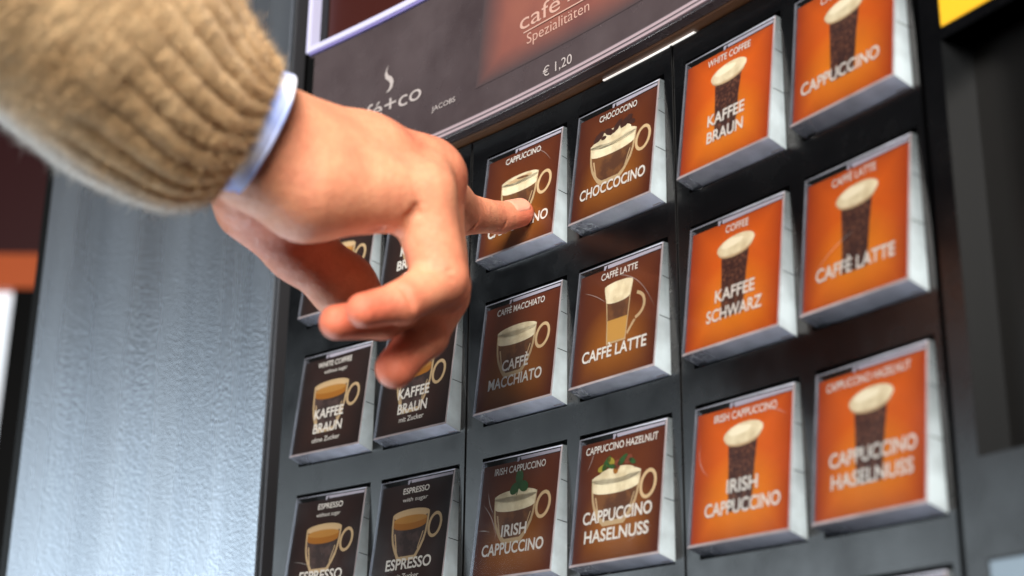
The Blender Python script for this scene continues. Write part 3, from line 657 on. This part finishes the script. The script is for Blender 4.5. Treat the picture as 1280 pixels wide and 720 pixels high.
# skin folds: index joints, curled joints, edge of the palm, web by the little finger
for (u0, v0, u1, v1, z, w, dp) in ((588, 292, 596, 270, 486, .8, .6), (619, 294, 626, 268, 503, .6, .55), (626, 293, 631, 276, 504, .6, .4), (603, 243, 607, 262, 489, .6, .35), (609, 247, 612, 262, 491, .6, .35), (615, 250, 617, 260, 494, .5, .25),
                       (585, 366, 518, 402, 415, .9, .8), (498, 352, 520, 388, 394, .8, .6), (470, 364, 477, 394, 388, .6, .4), (464, 366, 470, 392, 387, .5, .25), (528, 337, 560, 328, 402, .9, .7), (530, 330, 552, 322, 402, .6, .3),
                       (458, 294, 488, 270, 404, 1.3, .9), (484, 270, 522, 266, 404, 1.1, .5), (508, 292, 518, 258, 404, 1.4, .8), (505, 408, 532, 386, 408, .7, .6), (512, 445, 542, 424, 412, .7, .45),
                       (518, 438, 545, 418, 413, .5, .25), (440, 392, 445, 428, 396, .6, .35), (556, 340, 584, 330, 404, .6, .3), (560, 350, 586, 344, 404, .5, .25)):
    crease(P(u0, v0, z), P(u1, v1, z), w, dp)

def polygonise(fn, lo, hi, h):
    n_ = np.ceil((hi-lo)/h).astype(int); n_ = (n_//4+1)*4
    ax = [lo[i]+h*np.arange(n_[i]) for i in range(3)]
    ca = [a[::4]+1.5*h for a in ax]
    G = np.stack(np.meshgrid(*ca, indexing='ij'), -1).reshape(-1, 3)
    dc = fn(G).reshape([len(a) for a in ca])
    V = np.repeat(np.repeat(np.repeat(dc, 4, 0), 4, 1), 4, 2)
    mask = np.abs(V) < 4.5*h+1.0
    I = np.argwhere(mask); pts = lo+h*I
    out = np.empty(len(pts))
    for k in range(0, len(pts), 400000): out[k:k+400000] = fn(pts[k:k+400000])
    V[mask] = out
    ins = V < 0
    cnt = np.zeros(np.array(V.shape)-1, int); off = [(i, j, k) for i in (0, 1) for j in (0, 1) for k in (0, 1)]
    sl = lambda A, o: A[o[0]:A.shape[0]-1+o[0], o[1]:A.shape[1]-1+o[1], o[2]:A.shape[2]-1+o[2]]
    for o in off: cnt += sl(ins, o)
    cells = np.argwhere((cnt > 0) & (cnt < 8))
    vid = -np.ones(cnt.shape, int); vid[tuple(cells.T)] = np.arange(len(cells))
    acc = np.zeros((len(cells), 3)); num = np.zeros(len(cells))
    for o in off:
        for axx in range(3):
            if o[axx]: continue
            o2 = list(o); o2[axx] = 1
            a = V[tuple((cells+o).T)]; b = V[tuple((cells+o2).T)]
            x = (a < 0) != (b < 0); t = np.where(x, a/np.where(a == b, 1, a-b), 0)
            q = np.array(o, float)[None]+0*t[:, None]; q[:, axx] += t
            acc += np.where(x[:, None], q, 0); num += x
    verts = lo+h*(cells+acc/num[:, None])
    faces = []
    for axx in range(3):
        o1, o2 = [(1, 2), (2, 0), (0, 1)][axx]
        s0 = [slice(None)]*3; s1 = [slice(None)]*3; s0[axx] = slice(0, -1); s1[axx] = slice(1, None)
        a, b = ins[tuple(s0)], ins[tuple(s1)]
        E = np.argwhere(a != b); sg_ = a[tuple(E.T)]
        ok = (E[:, o1] > 0) & (E[:, o2] > 0) & (E[:, o1] < V.shape[o1]-1) & (E[:, o2] < V.shape[o2]-1)
        E, sg_ = E[ok], sg_[ok]
        e1 = np.zeros(3, int); e1[o1] = 1; e2 = np.zeros(3, int); e2[o2] = 1
        Q = np.stack([vid[tuple((E-e1-e2).T)], vid[tuple((E-e2).T)], vid[tuple(E.T)], vid[tuple((E-e1).T)]], 1)
        Q[~sg_] = Q[~sg_][:, ::-1]
        faces.append(Q)
    return verts, np.concatenate(faces)
def grad(fn, p, e=0.2):
    g = np.stack([fn(p+np.eye(3)[i]*e)-fn(p-np.eye(3)[i]*e) for i in range(3)], 1)/(2*e)
    return g
lo, hi = np.array([-110., -90., 345.]), np.array([18., 52., 530.])
HV, HF = polygonise(sdf, lo, hi, 0.6)
for _ in range(2):
    g = grad(sdf, HV); HV = HV-sdf(HV)[:, None]*g/np.maximum((g*g).sum(1), .2)[:, None]
# colour weights of the skin itself: flushed finger ends, knuckles and palm side; yellower back of the hand
def blob(p, c_, r): return np.exp(-((p-c_)**2).sum(1)/(r*r))
flush = np.zeros(len(HV))
for nm in J:
    c_ = J[nm]
    flush = np.maximum(flush, .8*blob(HV, c_[3][0], 11)); flush = np.maximum(flush, .55*blob(HV, c_[2][0], 9)); flush = np.maximum(flush, .55*blob(HV, c_[1][0], 10))
for c_ in (P(540, 196, 440), P(575, 225, 440), P(500, 190, 425)): flush = np.maximum(flush, .55*blob(HV, c_, 9))
flush = np.maximum(flush, .8*blob(HV, P(480, 455, 410), 9))
flush = np.maximum(flush, .6*blob(HV, P(350, 290, 425), 22))
mapping = to_world(HV)
M['skin'] = mat('skin', (0.6, 0.3, 0.2), 0.5, spec=0.32)
n = N(M['skin']); p_ = n.p
p_.inputs['Subsurface Weight'].default_value = 0.14; p_.inputs['Subsurface Radius'].default_value = (1.0, 0.28, 0.12); p_.inputs['Subsurface Scale'].default_value = 0.0035
at_ = n.new('ShaderNodeAttribute'); at_.attribute_name = 'flush'
c = n.coords()
base = n.mix(at_.outputs['Fac'], (0.60, 0.27, 0.165), (0.50, 0.10, 0.058))
mott = n.ramp(n.noise(c, 95, 5), [(0.33, (1.07, 1.07, 1.0)), (0.67, (0.92, 0.78, 0.74))])
base = n.mix(1.0, base, mott, 'MULTIPLY')
n.link(base, p_.inputs['Base Color'])
n.link(n.ramp(n.noise(c, 260, 3), [(0.3, (0.42,)*3), (0.7, (0.58,)*3)]), p_.inputs['Roughness'])
fine = n.noise(c, 700, 4); base2 = n.mix(1.0, base, n.ramp(fine, [(0.35, (0.95, 0.93, 0.92)), (0.65, (1.04, 1.04, 1.04))]), 'MULTIPLY'); n.link(base2, p_.inputs['Base Color'])
v1 = n.new('ShaderNodeTexVoronoi'); v1.feature = 'DISTANCE_TO_EDGE'; v1.inputs['Scale'].default_value = 1150; n.link(n.coords((1, 1, 1.5)), v1.inputs['Vector'])
n.bump(n.math('ADD', n.math('MULTIPLY', n.math('MINIMUM', v1.outputs['Distance'], 0.22), 1.6), n.math('MULTIPLY', n.noise(c, 380, 4), 1.3)), 0.42, 0.0006)
person = obj('person', mapping, HF, M['skin'], None, True)
a_ = person.data.attributes.new('flush', 'FLOAT', 'POINT'); a_.data.foreach_set('value', flush.astype(np.float32))
person['label'] = 'hand in tan knit sweater sleeve pressing the brown CAPPUCCINO button with one finger'
person['category'] = 'person'

# nail of the pressing finger
M['nail'] = mat('fingernail', (0.66, 0.25, 0.17), 0.25, spec=0.5, Subsurface_Weight=0.15)
def make_nail(name, a, b, up, w, l0, l1, r):
    ax = (b-a)/np.linalg.norm(b-a); up = up-ax*(up@ax); up /= np.linalg.norm(up); sd = np.cross(ax, up)
    nu, nv = 14, 16; rows = []; off = []
    for i in range(nu+1):
        t = i/nu; s = l0+(l1-l0)*t
        wid = w*(1-0.25*max(0, 1-t*4)**2)*math.sqrt(max(0.02, 1-max(0, (t-.72)/.29)**2))
        for j in range(nv+1):
            q = -1+2*j/nv; phi = q*wid
            rows.append(a+ax*s+(up*math.cos(phi)+sd*math.sin(phi))*r)
            e_ = min(1.0, (1-abs(q))*5, t*6+.0, (1-t)*8+.3)
            off.append(-0.25+0.62*max(0, e_)**.6)
    R_ = np.array(rows)
    for _ in range(4):
        g = grad(sdf, R_); R_ = R_-sdf(R_)[:, None]*g/np.maximum((g*g).sum(1), .2)[:, None]
    g = grad(sdf, R_); g /= np.linalg.norm(g, axis=1)[:, None]
    R_ = R_+g*np.array(off)[:, None]
    F_ = [(i*(nv+1)+j, i*(nv+1)+j+1, (i+1)*(nv+1)+j+1, (i+1)*(nv+1)+j) for i in range(nu) for j in range(nv)]
    return obj(name, to_world(R_), F_, M['nail'], person, True)
make_nail('fingernail', J['index'][2][0], J['index'][3][0], np.array([0.15, -0.85, -0.5]), 0.95, 4.5, 13.2, 5.6)

# ------------------------------------------------------------------ sleeve and shirt cuff
def frame_tube(stations, nseg, disp, name, mats, ncirc, parent, closed_end=True, attr=None):
    """stations: (u, v, z, half height px, depth ratio); a tube square to its own axis."""
    S = np.array([[*P(u, v, z), h/FPX*z, k, phi] for u, v, z, h, k, phi in stations])
    t = np.linspace(0, len(S)-1, nseg)
    # Catmull-Rom through the stations
    out = []
    for x in t:
        i = min(int(x), len(S)-2); f_ = x-i
        p0, p1, p2, p3 = S[max(i-1, 0)], S[i], S[i+1], S[min(i+2, len(S)-1)]
        out.append(0.5*((2*p1)+(-p0+p2)*f_+(2*p0-5*p1+4*p2-p3)*f_**2+(-p0+3*p1-3*p2+p3)*f_**3))
    return np.array(out)
def axes(phi, nz=0.35):
    # frame of a cross-section: e1 down across the arm at phi degrees, e2 towards the viewer
    e1 = np.array([-math.sin(math.radians(phi)), math.cos(math.radians(phi)), 0.0])
    ax = np.array([e1[1], -e1[0], 0.0])*math.sqrt(1-nz*nz)+np.array([0, 0, nz])
    e2 = np.cross(ax, e1)
    return e1, (-e2 if e2[2] > 0 else e2)
def tube_mesh(stations, nseg, ncirc, disp=None):
    S = frame_tube(stations, nseg, None, '', None, ncirc, None)
    th = np.linspace(0, 2*math.pi, ncirc, endpoint=False)
    V = []; T = []
    dist = np.r_[0, np.cumsum(np.linalg.norm(np.diff(S[:, :3], axis=0), axis=1)+np.abs(np.diff(S[:, 3]))*.7)]
    for i in range(nseg):
        c_, r, k = S[i, :3], S[i, 3], S[i, 4]
        rr = np.full(ncirc, r)
        if disp is not None: rr = rr+disp(th, dist[i], dist[-1]-dist[i], r)
        E1, E2 = axes(S[i, 5])
        ring_ = c_+rr[:, None]*(np.cos(th)[:, None]*E1+k*np.sin(th)[:, None]*E2)
        V.append(ring_)
    V = np.concatenate(V)
    F_ = [(i*ncirc+j, i*ncirc+(j+1) % ncirc, (i+1)*ncirc+(j+1) % ncirc, (i+1)*ncirc+j) for i in range(nseg-1) for j in range(ncirc)]
    return V, F_
rng = np.random.default_rng(3)
NR = 27
lump = rng.normal(size=(40, 4))
def knit(th, s, e, r):
    """Ribbed cuff near the end (e = distance to it), loose knit further up the arm."""
    rib = 1/(1+np.exp((e-50)/6.0))
    ph = th*NR+0.35*np.sin(s*.13+th*3)
    prof = np.abs(np.sin(ph/2))**0.5
    d = rib*1.9*(prof-0.75)*min(1, e/3+.4)
    d = d+0.10*np.cos(th*NR*5+.3*np.sin(s*.9))*np.cos(s*2.3+np.cos(th*NR*5)*.8)*(1-.6*rib)
    for k in range(22):
        d = d+0.032*np.cos(th*round(lump[k, 0]*11)+s*lump[k, 1]*.45+lump[k, 2]*5)
    return d+1.2*np.exp(-((e-48)/9)**2)*np.cos(th*2+.6)*.8
sleeve_st = [(-40, -100, 330, 185, 1.0, 37), (35, -45, 343, 182, 1.0, 37), (107, 13, 354, 175, 1.0, 37), (150, 56, 361, 165, 1.0, 37), (193, 98, 369, 153, 1.0, 36.5), (235, 138, 377, 135, 1.0, 36),
             (264, 160, 382, 120, 1.0, 34), (282, 166, 385, 109, 1.0, 31), (294, 167, 386.5, 100, 1.0, 29), (302, 165, 387.5, 93, 1.0, 27.5), (300, 164, 387.3, 87, 1.0, 27.5), (284, 156, 385, 86, 1.0, 27.5)]
SV, SF = tube_mesh(sleeve_st, 420, 620, knit)
M['wool'] = mat('tan_wool', (0.36, 0.235, 0.115), 0.9, spec=0.15)
n = N(M['wool']); c = n.coords(); p_ = n.p
p_.inputs['Sheen Weight'].default_value = 0.35; p_.inputs['Sheen Roughness'].default_value = 0.5; p_.inputs['Sheen Tint'].default_value = (1, .93, .8, 1)
b1 = n.ramp(n.noise(c, 55, 5), [(0.3, (0.58, 0.375, 0.185)), (0.7, (0.80, 0.56, 0.31))])
b2 = n.ramp(n.noise(c, 900, 4), [(0.3, (0.72,)*3), (0.7, (1.2,)*3)])
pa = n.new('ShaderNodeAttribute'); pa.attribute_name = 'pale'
n.link(n.mix(1.0, n.mix(pa.outputs['Fac'], b1, (0.92, 0.90, 0.87)), b2, 'MULTIPLY'), p_.inputs['Base Color'])  # bright rim light mixed into the wool colour
n.bump(n.noise(c, 1300, 4), 0.8, 0.0008)
# loose fibres standing off the knit
SVa = np.array(SV); nf = 52000
pick = rng.integers(0, 400*620, nf); base_ = SVa[pick]+rng.normal(size=(nf, 3))*.25
cen = base_-SVa.reshape(420, 620, 3).mean(1)[pick//620]; cen /= np.linalg.norm(cen, axis=1)[:, None]
dirn = cen+rng.normal(size=(nf, 3))*.75; dirn /= np.linalg.norm(dirn, axis=1)[:, None]
ln = rng.gamma(2.0, .6, nf)[:, None]+.3; side = np.cross(dirn, rng.normal(size=(nf, 3))); side /= np.linalg.norm(side, axis=1)[:, None]
mid = base_+dirn*ln*.55+rng.normal(size=(nf, 3))*.18; tip = base_+dirn*ln+rng.normal(size=(nf, 3))*.35
FV = np.stack([base_-side*.05, base_+side*.05, mid+side*.04, mid-side*.04, tip], 1).reshape(-1, 3)
o_ = len(SVa)+5*np.arange(nf)
quads = [tuple(q) for q in np.stack([o_, o_+1, o_+2, o_+3], 1)]; tris = [tuple(q) for q in np.stack([o_+3, o_+2, o_+4], 1)]
rim_light_ring = np.array([1/(1+math.exp((abs(t_+.36)-.86)/.07)) if True else 0 for t_ in ((np.linspace(0, 2*math.pi, 620, endpoint=False)+math.pi) % (2*math.pi)-math.pi)])  # where rim light is painted as pale wool under the arm
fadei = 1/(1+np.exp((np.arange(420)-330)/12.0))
pale = (fadei[:, None]*rim_light_ring[None]).reshape(-1); pale = np.r_[pale, np.repeat(pale[pick], 5)]
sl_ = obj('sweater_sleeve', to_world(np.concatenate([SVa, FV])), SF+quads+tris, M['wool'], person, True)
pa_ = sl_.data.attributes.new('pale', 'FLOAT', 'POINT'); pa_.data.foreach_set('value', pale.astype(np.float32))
sl_['label'] = 'tan wool sweater sleeve with a ribbed cuff and painted rim light along its underside'
M['shirt'] = mat('blue_check_cotton', (0.4, 0.5, 0.8), 0.85, spec=0.2)
n = N(M['shirt']); c = n.coords()
b1 = n.ramp(n.noise(c, 75, 1), [(0.40, (0.78, 0.80, 0.90)), (0.50, (0.50, 0.58, 0.88)), (0.62, (0.27, 0.37, 0.78))])
n.link(b1, n.p.inputs['Base Color']); n.bump(n.noise(c, 2500, 2), 0.3, 0.0002)
def crumple(th, s, e, r): return 0.18*np.sin(th*5+s*.3)+0.12*np.sin(th*9+1.3)-0.22*np.exp(-((e-9.5)/.45)**2)
cuff_st = [(284, 150, 385, 85, 1.08, 27.5), (306, 160, 388, 86, 1.08, 27.5), (318, 166, 390, 87, 1.08, 27.5), (326, 169.5, 391.2, 87, 1.08, 27.5), (328, 170.5, 391.5, 85.5, 1.08, 27.5), (320, 167, 390.3, 84.5, 1.08, 27.5), (298, 157, 387, 83.5, 1.08, 27.5)]
CV, CF = tube_mesh(cuff_st, 60, 200, crumple)
obj('shirt_cuff', to_world(CV), CF, M['shirt'], person, True)['label'] = 'pale blue and white shirt cuff showing under the sweater'
